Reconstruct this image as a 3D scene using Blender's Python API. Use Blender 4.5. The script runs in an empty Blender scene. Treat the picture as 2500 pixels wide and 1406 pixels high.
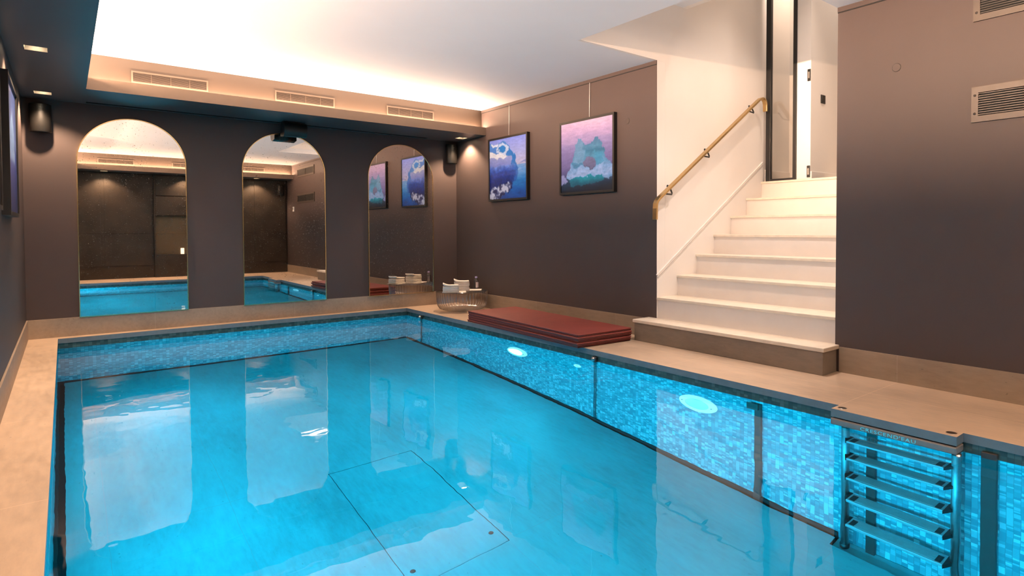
import bpy, bmesh, math, random
import numpy as np
from mathutils import Vector, Matrix, noise
random.seed(7)
scene = bpy.context.scene
COL = scene.collection
PI = math.pi

# ------------------------------------------------------------------ dimensions (metres, deck top z = 0)
XL, XR = -0.252, 3.730          # left / right wall
YB, YN = 6.795, -0.85           # back wall (mirrors) / rear wall behind the photographer
H, ZS = 2.299, 2.000            # ceiling, soffit underside
FT = 0.091                      # fascia height
PX0, PX1, PY0, PY1 = -0.056, 3.013, 0.15, 6.682   # pool opening
NX, NY0, NY1 = 2.930, 0.932, 1.500                # deck nose carrying the ladder
ZW, ZF = -0.085, -1.450         # water level, pool floor
Y1, Y2 = 3.422, 1.886           # stair opening in right wall
RI, RUN = 0.1721, 0.2512        # stair riser and going
XD = 5.268                      # partition at the stair head

# ------------------------------------------------------------------ materials
def new_mat(name):
    m = bpy.data.materials.new(name); m.use_nodes = True
    nt = m.node_tree
    b = nt.nodes['Principled BSDF']
    return m, nt, b
def L(nt, a, b): nt.links.new(a, b)
def s2l(c): return tuple(((x/255)/12.92 if x/255 <= .04045 else ((x/255+.055)/1.055)**2.4) for x in c)
def noise_node(nt, scale, detail=4, rough=.55, stretch=(1,1,1), coord='Object'):
    tc = nt.nodes.new('ShaderNodeTexCoord'); mp = nt.nodes.new('ShaderNodeMapping')
    mp.inputs['Scale'].default_value = stretch
    L(nt, tc.outputs[coord], mp.inputs['Vector'])
    n = nt.nodes.new('ShaderNodeTexNoise'); n.inputs['Scale'].default_value = scale
    n.inputs['Detail'].default_value = detail; n.inputs['Roughness'].default_value = rough
    L(nt, mp.outputs['Vector'], n.inputs['Vector'])
    return n
def ramp(nt, fac, stops, interp='LINEAR'):
    r = nt.nodes.new('ShaderNodeValToRGB'); cr = r.color_ramp; cr.interpolation = interp
    while len(cr.elements) < len(stops): cr.elements.new(.5)
    for e, (p, c) in zip(cr.elements, stops):
        e.position = p; e.color = (*c, 1)
    L(nt, fac, r.inputs['Fac']); return r
def mth(nt, op, a, b=None, c=None):
    n = nt.nodes.new('ShaderNodeMath'); n.operation = op
    for i, v in enumerate((a, b, c)):
        if v is None: continue
        if hasattr(v, 'is_linked') or hasattr(v, 'links'): L(nt, v, n.inputs[i])
        else: n.inputs[i].default_value = v
    return n.outputs[0]
def mixc(nt, f, a, b, mode='MIX'):
    n = nt.nodes.new('ShaderNodeMix'); n.data_type = 'RGBA'; n.blend_type = mode
    if hasattr(f, 'links'): L(nt, f, n.inputs[0])
    else: n.inputs[0].default_value = f
    for v, i in ((a, 6), (b, 7)):
        if hasattr(v, 'links'): L(nt, v, n.inputs[i])
        else: n.inputs[i].default_value = (*v, 1)
    return n.outputs[2]
def plain(name, col, rough=.5, metal=0., var=.06, scale=6, spec=.5, coat=0., bump=0.):
    m, nt, b = new_mat(name)
    n = noise_node(nt, scale)
    lo = tuple(c*(1-var) for c in col); hi = tuple(min(1, c*(1+var)) for c in col)
    r = ramp(nt, n.outputs['Fac'], [(.3, lo), (.7, hi)])
    L(nt, r.outputs['Color'], b.inputs['Base Color'])
    b.inputs['Roughness'].default_value = rough; b.inputs['Metallic'].default_value = metal
    b.inputs['Specular IOR Level'].default_value = spec
    b.inputs['Coat Weight'].default_value = coat; b.inputs['Coat Roughness'].default_value = .04
    if bump:
        bp = nt.nodes.new('ShaderNodeBump'); bp.inputs['Strength'].default_value = bump; bp.inputs['Distance'].default_value = .004
        n2 = noise_node(nt, scale*12); L(nt, n2.outputs['Fac'], bp.inputs['Height']); L(nt, bp.outputs['Normal'], b.inputs['Normal'])
    return m
def emit(name, col, strength):
    m, nt, b = new_mat(name)
    b.inputs['Base Color'].default_value = (*col, 1)
    b.inputs['Emission Color'].default_value = (*col, 1); b.inputs['Emission Strength'].default_value = strength
    return m
def clear(name, tint, rough=.02, edge=.25, base=.03):
    """clear thin shell: mostly transparent, glossy towards grazing angles"""
    m, nt, b = new_mat(name); nt.nodes.remove(b)
    out = nt.nodes['Material Output']
    t = nt.nodes.new('ShaderNodeBsdfTransparent'); g = nt.nodes.new('ShaderNodeBsdfGlossy')
    g.inputs['Roughness'].default_value = rough
    lw = nt.nodes.new('ShaderNodeLayerWeight'); lw.inputs['Blend'].default_value = .35
    n = noise_node(nt, 3); c = ramp(nt, n.outputs['Fac'], [(.3, tint), (.7, tuple(min(1, x*1.02) for x in tint))])
    dk = mixc(nt, mth(nt, 'POWER', lw.outputs['Facing'], 3.), c.outputs['Color'], tuple(x*.88 for x in tint))
    L(nt, dk, t.inputs['Color'])
    mx = nt.nodes.new('ShaderNodeMixShader')
    L(nt, mth(nt, 'MULTIPLY_ADD', lw.outputs['Fresnel'], edge, base), mx.inputs[0])
    L(nt, t.outputs[0], mx.inputs[1]); L(nt, g.outputs[0], mx.inputs[2]); L(nt, mx.outputs[0], out.inputs['Surface'])
    return m

def stone_mat(name, base, px=1.2, py=.6, ox=0., oy=0., seam=True, axis=(0, 1), rough=.42, seamcol=None):
    m, nt, b = new_mat(name)
    n1 = noise_node(nt, 2.2, 6, .6, (1, .45, 1)); n2 = noise_node(nt, 26, 5, .65, (1.6, .35, 1.6))
    f = mth(nt, 'ADD', mth(nt, 'MULTIPLY', n1.outputs['Fac'], .65), mth(nt, 'MULTIPLY', n2.outputs['Fac'], .35))
    c = ramp(nt, f, [(.32, tuple(x*.68 for x in base)), (.5, base), (.68, tuple(min(1, x*1.24) for x in base))]).outputs['Color']
    # small dark pits
    v = noise_node(nt, 55, 2, .5, (1, .5, 1))
    pit = mth(nt, 'GREATER_THAN', v.outputs['Fac'], .745)
    c = mixc(nt, mth(nt, 'MULTIPLY', pit, .5), c, tuple(x*.4 for x in base))
    if seam:
        tc = nt.nodes.new('ShaderNodeTexCoord'); sx = nt.nodes.new('ShaderNodeSeparateXYZ'); L(nt, tc.outputs['Object'], sx.inputs[0])
        def line(o, p, off):
            fr = mth(nt, 'FRACT', mth(nt, 'DIVIDE', mth(nt, 'SUBTRACT', o, off-50*p), p))
            return mth(nt, 'LESS_THAN', fr, .0035/p)
        a = line(sx.outputs[axis[0]], px, ox); d = line(sx.outputs[axis[1]], py, oy)
        c = mixc(nt, mth(nt, 'MULTIPLY', mth(nt, 'MAXIMUM', a, d), .55), c, seamcol or tuple(min(1, x*1.5) for x in base))
    L(nt, c, b.inputs['Base Color'])
    rr = ramp(nt, n2.outputs['Fac'], [(.3, (rough-.06,)*3), (.7, (rough+.1,)*3)])
    L(nt, rr.outputs['Color'], b.inputs['Roughness'])
    return m

def mosaic_mat(name, ax):
    m, nt, b = new_mat(name)
    tc = nt.nodes.new('ShaderNodeTexCoord'); sx = nt.nodes.new('ShaderNodeSeparateXYZ'); L(nt, tc.outputs['Object'], sx.inputs[0])
    W, HH = .0262, .0135
    u = mth(nt, 'DIVIDE', mth(nt, 'ADD', sx.outputs[ax], 10.), W)
    col = mth(nt, 'FLOOR', u)
    z = mth(nt, 'ADD', sx.outputs[2], 10.)
    cA, cB, cC = (mth(nt, 'FLOOR', mth(nt, 'DIVIDE', z, HH*k)) for k in (1, 2, 4))
    def wn(a, bb, cc):
        cb = nt.nodes.new('ShaderNodeCombineXYZ')
        for v, i in ((a, 0), (bb, 1), (cc, 2)):
            if hasattr(v, 'links'): L(nt, v, cb.inputs[i])
            else: cb.inputs[i].default_value = v
        w = nt.nodes.new('ShaderNodeTexWhiteNoise'); L(nt, cb.outputs[0], w.inputs['Vector']); return w.outputs['Value']
    sel = wn(col, cC, 7.3)
    sB = mth(nt, 'GREATER_THAN', sel, .24); sC = mth(nt, 'GREATER_THAN', sel, .72)
    rA = wn(col, cA, 1.7); rB = wn(col, cB, 21.3); rC = wn(col, cC, 41.9)
    def pick(f, p, q): return mth(nt, 'ADD', mth(nt, 'MULTIPLY', p, mth(nt, 'SUBTRACT', 1., f)), mth(nt, 'MULTIPLY', q, f))
    r = pick(sC, pick(sB, rA, rB), rC)
    c = ramp(nt, r, [(0., (.03, .20, .24)), (.20, (.04, .24, .275)), (.42, (.055, .29, .32)), (.64, (.10, .37, .40)), (.84, (.17, .47, .49))], 'CONSTANT').outputs['Color']
    gu = mth(nt, 'LESS_THAN', mth(nt, 'FRACT', u), .085)
    gz = mth(nt, 'LESS_THAN', mth(nt, 'FRACT', mth(nt, 'DIVIDE', z, HH)), .13)
    g = mth(nt, 'MAXIMUM', gu, mth(nt, 'MULTIPLY', gz, .6))
    c = mixc(nt, mth(nt, 'MULTIPLY', g, .7), c, (.05, .13, .15))
    band_shade = mth(nt, 'GREATER_THAN', sx.outputs[2], ZW)  # same tile above the water, darkened as shade painted into its colour
    c = mixc(nt, mth(nt, 'MULTIPLY', band_shade, .80), c, (.022, .020, .019))
    L(nt, c, b.inputs['Base Color']); b.inputs['Roughness'].default_value = .25
    return m

M = {}
M['paint'] = plain('dark taupe wall paint', (.059, .044, .042), .45, var=.03, scale=3, spec=.25)
M['soffit'] = plain('dark slate soffit paint', (.075, .074, .078), .38, var=.04, scale=3, spec=.5)
M['fascia'] = plain('warm taupe fascia paint', (.125, .092, .070), .5, var=.03, scale=3)
M['ceil'] = plain('white ceiling paint', (.78, .785, .81), .7, var=.015, scale=2, spec=.3)
M['white'] = plain('warm white wall paint', (.84, .79, .74), .5, var=.015, scale=3, spec=.35)
M['tread'] = plain('cream stone tread', (.80, .70, .57), .38, var=.08, scale=14)
M['riser'] = plain('white riser paint', (.82, .76, .71), .45, var=.03, scale=5)
M['deck'] = stone_mat('beige stone deck tiles', (.53, .395, .285), px=10., ox=3.36, py=1.2, oy=1.5)
M['skirt'] = stone_mat('taupe stone skirting', (.285, .22, .165), px=1.2, ox=.62, py=1.2, oy=1.5, seamcol=(.4, .33, .27))
M['plinth'] = stone_mat('brown stone step cladding', (.20, .165, .135), seam=False)
M['coping'] = plain('dark slate coping edge', (.13, .17, .20), .3, var=.1, scale=20)
M['poolfloor'] = stone_mat('grey stone pool floor', (.045, .25, .27), px=.53, ox=1.20, py=1.17, oy=2.63, seamcol=(.15, .19, .2))
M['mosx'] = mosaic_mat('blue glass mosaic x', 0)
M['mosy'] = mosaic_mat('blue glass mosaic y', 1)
M['black'] = plain('black satin', (.0065, .0062, .0062), .38, var=.1)
M['speaker'] = plain('black speaker grille', (.0055, .005, .0045), .42, var=.2, scale=120, spec=.35, bump=.1)
M['gap'] = plain('dark gap', (.006, .007, .008), .8)
M['brass'] = plain('brushed brass', (.54, .37, .17), .33, 1., var=.08, scale=20)
M['gold'] = plain('gold mirror frame', (.85, .65, .32), .22, 1., var=.04)
M['steel'] = plain('brushed steel', (.52, .53, .54), .28, 1., var=.08, scale=30)
M['plate'] = plain('satin steel plate', (.26, .245, .235), .42, .35, var=.06, scale=30)
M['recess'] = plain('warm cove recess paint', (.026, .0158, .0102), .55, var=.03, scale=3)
M['alu'] = plain('anodised aluminium step', (.34, .36, .37), .38, .4, var=.06, scale=30)
M['ventw'] = plain('cream painted vent', (.055, .04, .031), .5, var=.02)
M['ventd'] = plain('bronze grey vent', (.058, .046, .040), .42, .2, var=.08, scale=14)
M['slat'] = plain('dark louvre blade', (.05, .045, .043), .35, .3, var=.1)
M['mat'] = plain('oxblood vinyl mat', (.185, .034, .027), .55, var=.12, scale=5, bump=.1)
M['matside'] = plain('dark oxblood mat edge', (.10, .018, .017), .6, var=.12, scale=8)
M['towel'] = plain('white terry towel', (.93, .88, .82), .95, var=.05, scale=40, spec=.1, bump=.6)
M['cabinet'] = plain('dark bronze cabinet panel', (.030, .022, .016), .45, .25, var=.35, scale=4)
M['niche'] = plain('ochre niche back', (.10, .068, .032), .5, var=.15, scale=3)
M['candle'] = emit('lit ivory candle', (1, .83, .66), 1.2)
M['plug'] = plain('dark socket', (.05, .03, .02), .5, .3)
M['lampglow'] = emit('warm downlight glow', (1., .80, .55), 60.)
M['housing'] = plain('pale downlight housing', (.16, .13, .10), .5)
M['glass'] = clear('clear window glass', (.96, .96, .95), .01, .8, .03)
M['table'] = clear('clear moulded table glass', (.97, .955, .94), .08, .55, .09)
M['bottle'] = clear('clear bottle plastic', (.985, .985, .99), .04, .9, .05)
M['cap'] = plain('lilac bottle cap', (.42, .36, .66), .4)
M['label'] = plain('pale bottle label', (.75, .66, .68), .5)
M['waterglow'] = emit('water blue letter glow', (.06, .52, .68), .35)  # glow painted in for the lit water showing through the cut letters
M['white_plastic'] = plain('white plastic', (.82, .82, .80), .35)
M['uwring'] = emit('white bezel with added glow', (.62, .60, .60), 1.15)  # glow added to keep bezel and inlet ring white under tinted water
M['lens_on'] = emit('lit pool light lens', (.75, .97, 1.), 22.)
M['lens_dim'] = emit('dim pool light lens', (.36, .46, .48), .75)
M['hinge'] = plain('satin nickel hinge', (.45, .43, .40), .3, 1.)

# antique mirror
m, nt, b = new_mat('antique mirror glass'); M['mirror'] = m
n1 = noise_node(nt, 95, 3, .75); n2 = noise_node(nt, 3.2, 4, .6)
lim = mth(nt, 'MULTIPLY_ADD', n2.outputs['Fac'], -.20, .762)
sp = mth(nt, 'GREATER_THAN', n1.outputs['Fac'], lim)
L(nt, mixc(nt, mth(nt, 'MULTIPLY', sp, .8), (.84, .81, .77), (.10, .08, .06)), b.inputs['Base Color'])
b.inputs['Metallic'].default_value = 1.
L(nt, mth(nt, 'MULTIPLY_ADD', sp, .3, .012), b.inputs['Roughness'])

# water surface
m, nt, b = new_mat('still clear water'); M['water'] = m
nt.nodes.remove(b)
rf = nt.nodes.new('ShaderNodeBsdfRefraction'); rf.inputs['IOR'].default_value = 1.333; rf.inputs['Roughness'].default_value = 0.; rf.inputs['Color'].default_value = (.42, .92, 1., 1)
gl = nt.nodes.new('ShaderNodeBsdfGlossy'); gl.inputs['Roughness'].default_value = 0.
fr = nt.nodes.new('ShaderNodeFresnel'); fr.inputs['IOR'].default_value = 1.42
mx = nt.nodes.new('ShaderNodeMixShader'); L(nt, fr.outputs[0], mx.inputs[0]); L(nt, rf.outputs[0], mx.inputs[1]); L(nt, gl.outputs[0], mx.inputs[2])
nn = noise_node(nt, 2.3, 2, .5); n3 = noise_node(nt, 11., 1, .5)
hh = mth(nt, 'ADD', nn.outputs['Fac'], mth(nt, 'MULTIPLY', n3.outputs['Fac'], .12))
bp = nt.nodes.new('ShaderNodeBump'); bp.inputs['Strength'].default_value = 1.; bp.inputs['Distance'].default_value = .0022
L(nt, hh, bp.inputs['Height'])
for q in (rf, gl, fr): L(nt, bp.outputs['Normal'], q.inputs['Normal'])
L(nt, mx.outputs[0], nt.nodes['Material Output'].inputs['Surface'])

# pictures: colour attribute under glossy glazing
def art_mat(name):
    m, nt, b = new_mat(name)
    a = nt.nodes.new('ShaderNodeVertexColor'); a.layer_name = 'paint'
    n = noise_node(nt, 60, 3, .6)
    c = mixc(nt, .08, a.outputs['Color'], ramp(nt, n.outputs['Fac'], [(.3, (.2, .25, .3)), (.7, (.9, .9, .95))]).outputs['Color'], 'OVERLAY')
    L(nt, c, b.inputs['Base Color']); b.inputs['Roughness'].default_value = .5
    b.inputs['Specular IOR Level'].default_value = .25; b.inputs['Coat Weight'].default_value = .16; b.inputs['Coat Roughness'].default_value = .03
    return m
M['art'] = art_mat('printed picture under glazing')

# ------------------------------------------------------------------ mesh building
class MB:
    def __init__(s): s.bm = bmesh.new(); s.mats = []
    def mi(s, m):
        if m not in s.mats: s.mats.append(m)
        return s.mats.index(m)
    def face(s, pts, m, smooth=False):
        f = s.bm.faces.new([s.bm.verts.new(p) for p in pts]); f.material_index = s.mi(m); f.smooth = smooth; return f
    def box(s, x0, x1, y0, y1, z0, z1, m, bev=0., seg=2):
        r = bmesh.ops.create_cube(s.bm, size=1.)
        vs = r['verts']
        for v in vs:
            v.co = Vector(((x0+x1)/2+v.co.x*(x1-x0), (y0+y1)/2+v.co.y*(y1-y0), (z0+z1)/2+v.co.z*(z1-z0)))
        fs = {f for v in vs for f in v.link_faces}
        k = s.mi(m)
        for f in fs: f.material_index = k
        if bev > 0:
            es = list({e for f in fs for e in f.edges})
            rr = bmesh.ops.bevel(s.bm, geom=es, offset=bev, segments=seg, affect='EDGES', profile=.5)
            for f in rr['faces']: f.material_index = k
        return s
    def ngon_prism(s, pts, nrm, d, m, smooth_side=False):
        """pts: 3D outline; extruded by nrm*d"""
        nrm = Vector(nrm)*d
        a = [s.bm.verts.new(p) for p in pts]; bb = [s.bm.verts.new(Vector(p)+nrm) for p in pts]
        k = s.mi(m); n = len(pts)
        f = s.bm.faces.new(a[::-1]); f.material_index = k
        f = s.bm.faces.new(bb); f.material_index = k
        for i in range(n):
            f = s.bm.faces.new((a[i], a[(i+1) % n], bb[(i+1) % n], bb[i])); f.material_index = k; f.smooth = smooth_side
        return s
    def ring(s, outer, inner, nrm, d, m):
        """closed frame between two outlines with equal counts, extruded"""
        nrm = Vector(nrm)*d; k = s.mi(m); n = len(outer)
        o0 = [s.bm.verts.new(p) for p in outer]; i0 = [s.bm.verts.new(p) for p in inner]
        o1 = [s.bm.verts.new(Vector(p)+nrm) for p in outer]; i1 = [s.bm.verts.new(Vector(p)+nrm) for p in inner]
        for i in range(n):
            j = (i+1) % n
            for q in ((o0[i], o0[j], i0[j], i0[i]), (o1[j], o1[i], i1[i], i1[j]), (o0[j], o0[i], o1[i], o1[j]), (i0[i], i0[j], i1[j], i1[i])):
                f = s.bm.faces.new(q); f.material_index = k
        return s
    def tube(s, pts, r, m, n=12, up=None, closed=False, rect=None, cap=True):
        pts = [Vector(p) for p in pts]; rings = []; k = s.mi(m)
        N = len(pts); pn = None
        for i, p in enumerate(pts):
            a = pts[(i-1) % N] if (i > 0 or closed) else None; c = pts[(i+1) % N] if (i < N-1 or closed) else None
            t = ((c-p).normalized() if c is not None else Vector()) + ((p-a).normalized() if a is not None else Vector())
            t.normalize()
            if up is not None: u = Vector(up)
            elif pn is None: u = Vector((0, 0, 1)) if abs(t.z) < .9 else Vector((1, 0, 0))
            else: u = pn
            u = (u - t*u.dot(t)).normalized(); pn = u; w = t.cross(u)
            sc = 1.
            if a is not None and c is not None:
                ca = (p-a).normalized().dot((c-p).normalized()); sc = 1/max(.5, math.sqrt((1+ca)/2))
            if rect:
                hw, hh = rect
                offs = [(-hw, -hh), (hw, -hh), (hw, hh), (-hw, hh)]
                rings.append([s.bm.verts.new(p+u*x*(sc if up is None else 1)+w*y*sc) for x, y in offs])
            else:
                rings.append([s.bm.verts.new(p+u*math.cos(2*PI*j/n)*r+w*math.sin(2*PI*j/n)*r) for j in range(n)])
        cnt = len(rings[0])
        for i in range(N if closed else N-1):
            A, B = rings[i], rings[(i+1) % N]
            for j in range(cnt):
                f = s.bm.faces.new((A[j], A[(j+1) % cnt], B[(j+1) % cnt], B[j])); f.material_index = k; f.smooth = not rect
        if cap and not closed:
            f = s.bm.faces.new(rings[0][::-1]); f.material_index = k
            f = s.bm.faces.new(rings[-1]); f.material_index = k
        return s
    def lathe(s, prof, c, m, n=48, axis='z', rfun=None, capb=False, capt=False):
        k = s.mi(m); rings = []
        for r, z in prof:
            rg = []
            for j in range(n):
                t = 2*PI*j/n; rr = rfun(r, z, t) if rfun else r
                d = (rr*math.cos(t), rr*math.sin(t), z)
                if axis == 'x': d = (d[2], d[0], d[1])
                elif axis == 'y': d = (d[1], d[2], d[0])
                rg.append(s.bm.verts.new(Vector(c)+Vector(d)))
            rings.append(rg)
        for A, B in zip(rings, rings[1:]):
            for j in range(n):
                f = s.bm.faces.new((A[j], A[(j+1) % n], B[(j+1) % n], B[j])); f.material_index = k; f.smooth = True
        if capb: f = s.bm.faces.new(rings[0][::-1]); f.material_index = k
        if capt: f = s.bm.faces.new(rings[-1]); f.material_index = k
        return s
    def slab(s, us, vs, hole, plane, w0, w1, fmat):
        """thick sheet on a u/v grid, cells for which hole(u,v) is true are left out. plane 'xy','xz','yz'. fmat(normal)->material"""
        def P(u, v, w): return {'xy': (u, v, w), 'xz': (u, w, v), 'yz': (w, u, v)}[plane]
        def N(du, dv, dw): return P(du, dv, dw)
        us = sorted(set(us)); vs = sorted(set(vs)); cell = {}
        for i in range(len(us)-1):
            for j in range(len(vs)-1):
                cell[i, j] = not hole((us[i]+us[i+1])/2, (vs[j]+vs[j+1])/2)
        for (i, j), solid in cell.items():
            if not solid: continue
            u0, u1, v0, v1 = us[i], us[i+1], vs[j], vs[j+1]
            for w, sg in ((w0, -1), (w1, 1)):
                q = [P(u0, v0, w), P(u1, v0, w), P(u1, v1, w), P(u0, v1, w)]
                s.face(q if sg > 0 else q[::-1], fmat(N(0, 0, sg)))
            for (di, dj, a, bq) in ((-1, 0, (u0, v0), (u0, v1)), (1, 0, (u1, v1), (u1, v0)), (0, -1, (u1, v0), (u0, v0)), (0, 1, (u0, v1), (u1, v1))):
                if not cell.get((i+di, j+dj), False):
                    s.face([P(*a, w0), P(*a, w1), P(*bq, w1), P(*bq, w0)], fmat(N(di, dj, 0)))
        bmesh.ops.remove_doubles(s.bm, verts=s.bm.verts, dist=1e-5)
        bmesh.ops.recalc_face_normals(s.bm, faces=s.bm.faces)
        return s
    def build(s, name, parent=None, loc=None, origin=None):
        me = bpy.data.meshes.new(name)
        bmesh.ops.recalc_face_normals(s.bm, faces=s.bm.faces)
        if origin is not None:
            bmesh.ops.translate(s.bm, verts=s.bm.verts, vec=-Vector(origin))
        s.bm.to_mesh(me); s.bm.free()
        for mt in s.mats: me.materials.append(M[mt])
        o = bpy.data.objects.new(name, me); COL.objects.link(o)
        if parent is not None: o.parent = parent
        if origin is not None: o.location = origin
        if loc is not None: o.location = loc
        return o
def tag(o, label, cat, group=None, kind=None):
    if label: o['label'] = label
    if cat: o['category'] = cat
    if group: o['group'] = group
    if kind: o['kind'] = kind
    return o
def thing(name, label, cat, loc=(0, 0, 0), rz=0., group=None):
    o = bpy.data.objects.new(name, None); COL.objects.link(o); o.location = loc; o.rotation_euler = (0, 0, rz)
    o.empty_display_size = .05
    return tag(o, label, cat, group)
def struct(mb, name, **k):
    o = mb.build(name, **k); o['kind'] = 'structure'; return o
def copy_tree(o, loc=None, rot=None, label=None):
    c = o.copy(); COL.objects.link(c)
    if loc is not None: c.location = loc
    if rot is not None: c.rotation_euler = rot
    if label: c['label'] = label
    for ch in list(o.children):
        d = ch.copy(); COL.objects.link(d); d.parent = c
        for g in list(ch.children):
            e = g.copy(); COL.objects.link(e); e.parent = d
    return c

# ================================================================== SETTING
# deck
def pool_hole(u, v):
    return PX0 < u < PX1 and PY0 < v < PY1 and not (u > NX and NY0 < v < NY1)
mb = MB(); mb.slab([XL-.1, PX0, NX, PX1, XR+.1], [YN-.1, PY0, NY0, NY1, PY1, YB+.1], pool_hole, 'xy', -.04, 0.,
                   lambda n: 'deck' if n[2] > .5 else 'coping')
struct(mb, 'floor')
# pool shell
s_ = .008
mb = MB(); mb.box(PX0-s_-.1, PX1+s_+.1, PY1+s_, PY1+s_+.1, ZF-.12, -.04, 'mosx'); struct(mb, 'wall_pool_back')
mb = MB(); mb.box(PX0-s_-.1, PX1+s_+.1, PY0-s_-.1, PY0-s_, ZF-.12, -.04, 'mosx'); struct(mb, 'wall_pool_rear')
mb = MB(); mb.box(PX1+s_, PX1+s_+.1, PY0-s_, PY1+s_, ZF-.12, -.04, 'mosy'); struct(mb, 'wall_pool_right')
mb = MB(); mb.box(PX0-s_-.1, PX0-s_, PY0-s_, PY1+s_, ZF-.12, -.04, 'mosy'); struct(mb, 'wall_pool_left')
# raised pool floor with a perimeter gap and an opening for the hatch
g = .035
HX0, HX1, HY0, HY1 = 1.203, 1.732, 2.625, 3.80
mb = MB(); mb.slab([PX0+g, HX0-.004, HX1+.004, NX-.01, PX1+s_-g], [PY0+g, NY0-.02, NY1, HY0-.004, HY1+.004, PY1+s_-g],
                   lambda u, v: (HX0-.004 < u < HX1+.004 and HY0-.004 < v < HY1+.004) or (u > NX-.01 and NY0-.02 < v < NY1),
                   'xy', ZF-.03, ZF, lambda n: 'poolfloor' if n[2] > .5 else 'gap')
struct(mb, 'floor_pool')
mb = MB(); mb.box(PX0-s_, PX1+s_, PY0-s_, PY1+s_, ZF-.10, ZF-.07, 'gap'); struct(mb, 'floor_pool_base')
hatch = thing('floor_hatch', 'rectangular flush hatch panel in the pool floor with two dark finger holes', 'hatch', ((HX0+HX1)/2, (HY0+HY1)/2, ZF))
mb = MB(); mb.box(HX0, HX1, HY0, HY1, ZF-.03, ZF, 'poolfloor'); o = mb.build('hatch_panel', origin=None); o.parent = hatch; o.matrix_parent_inverse = Matrix.Translation(-hatch.location)
def local_child(o, parent):
    o.parent = parent; o.matrix_parent_inverse = Matrix.Translation(parent.location).inverted() if True else o.matrix_parent_inverse
    return o
for (hx, hy) in ((1.687, 2.732), (1.248, 2.722)):
    mb = MB(); mb.lathe([(.0, .0015), (.013, .0015), (.014, 0.)], (hx, hy, ZF), 'gap', 20); local_child(mb.build('finger_hole'), hatch)
# dark sump plate below the ladder
mb = MB(); mb.box(NX-.004, PX1+s_-.004, NY0-.014, NY1-.006, ZF-.06, ZF-.022, 'poolfloor'); struct(mb, 'trim_sump')

# dark strip added at the pool wall foot, standing for shade in the gap
mb = MB()
for x0, x1, y0, y1 in ((PX0-s_, PX1+s_, PY1-.006, PY1+s_), (PX1-.006, PX1+s_, NY1, PY1-.006), (PX0-s_, PX0+.006, PY0-s_, PY1-.006), (PX0+.006, PX1+s_, PY0-s_, PY0+.006)):
    mb.box(x0, x1, y0, y1, ZF-.069, ZF+.022, 'gap')
struct(mb, 'trim_gap_shade')
# walls
mb = MB(); mb.box(XL-.1, XR+.1, YB, YB+.1, 0, H, 'paint'); struct(mb, 'wall_back')
mb = MB(); mb.box(XL-.1, XL, YN, YB, 0, H, 'paint'); struct(mb, 'wall_left')
mb = MB(); mb.box(XL-.1, XR+.1, YN-.1, YN, 0, H, 'paint'); struct(mb, 'wall_rear')
mb = MB(); mb.slab([YN, Y2, Y1, YB], [0., H], lambda u, v: Y2 < u < Y1, 'yz', XR, XR+.1,
                   lambda n: 'white' if abs(n[1]) > .5 else 'paint')
struct(mb, 'wall_right')
# skirtings
BB = .160
mb = MB(); mb.box(XL, XR, YB-.010, YB, 0, BB, 'skirt', .001); struct(mb, 'baseboard_back')
mb = MB(); mb.box(XL, XL+.010, YN, YB-.010, 0, BB, 'skirt', .001); struct(mb, 'baseboard_left')
mb = MB(); mb.box(XR-.010, XR, Y1+.09, YB-.010, 0, BB, 'skirt', .001); mb.box(XR-.010, XR, YN, Y2-.03, 0, BB, 'skirt', .001); struct(mb, 'baseboard_right')
# ceiling with the stair void
mb = MB(); mb.slab([XL-.1, 2.899, XR, XR+.1], [YN-.1, 1.888, Y1+.03, YB+.1], lambda u, v: u > 2.899 and 1.888 < v < Y1+.03, 'xy', H, H+.08,
                   lambda n: 'ceil'); struct(mb, 'ceiling')
# shadow-gap trim at the head of the right wall
for (a, b_) in ((Y1, 6.183), (-.40, Y2)):
    mb = MB(); mb.box(XR-.006, XR, a, b_, H-.030, H-.0005, 'paint'); mb.box(XR-.0035, XR, a, b_, H-.036, H-.030, 'gap')
    struct(mb, 'trim_1' if a > 2 else 'trim_2')
# soffit with cove
YFB, YRB = 6.088, 6.183      # back fascia, back recess wall
XFL, XRL = .1466, .055       # left
YFN, YRN = -.30, -.40        # rear
DL = [(-.112, y) for y in (6.485, 4.945, 3.405, 1.865, .325)] + [(3.612, 6.455), (.57, -.60), (3.09, -.60), (1.83, -.60)]
DW, DD = .053, .060
FITTED = [DL[i] for i in (0, 1, 5, 6, 7)]      # those the photo or its mirrors show
def in_dl(u, v): return any(abs(u-x) < DW and abs(v-y) < DD for x, y in FITTED)
SLX0, SLX1, SLY0, SLY1 = .16, 3.30, 6.690, 6.732
def soff_hole(u, v):
    if u > XFL and YFN < v < YFB: return True
    if SLX0 < u < SLX1 and SLY0 < v < SLY1: return True
    return in_dl(u, v)
us = [XL, XFL, XR, SLX0, SLX1] + [x+s*DW for x, y in FITTED for s in (-1, 1)]
vs = [YN, YFN, YFB, YB, SLY0, SLY1] + [y+s*DD for x, y in FITTED for s in (-1, 1)]
mb = MB(); mb.slab(us, vs, soff_hole, 'xy', ZS, ZS+.03, lambda n: 'soffit' if n[2] < -.5 else 'fascia')
mb.box(XFL-.015, XR, YFB, YFB+.015, ZS+.03, ZS+FT, 'fascia'); mb.box(XFL-.015, XFL, YFN, YFB, ZS+.03, ZS+FT, 'fascia')
mb.box(XFL-.015, XR, YFN-.015, YFN, ZS+.03, ZS+FT, 'fascia')
mb.box(XL, XR, YRB, YB, ZS+.03, H, 'recess'); mb.box(XL, XRL, YRN, YRB, ZS+.03, H, 'recess'); mb.box(XL, XR, YN, YRN, ZS+.03, H, 'recess')
struct(mb, 'ceiling_soffit')
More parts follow.
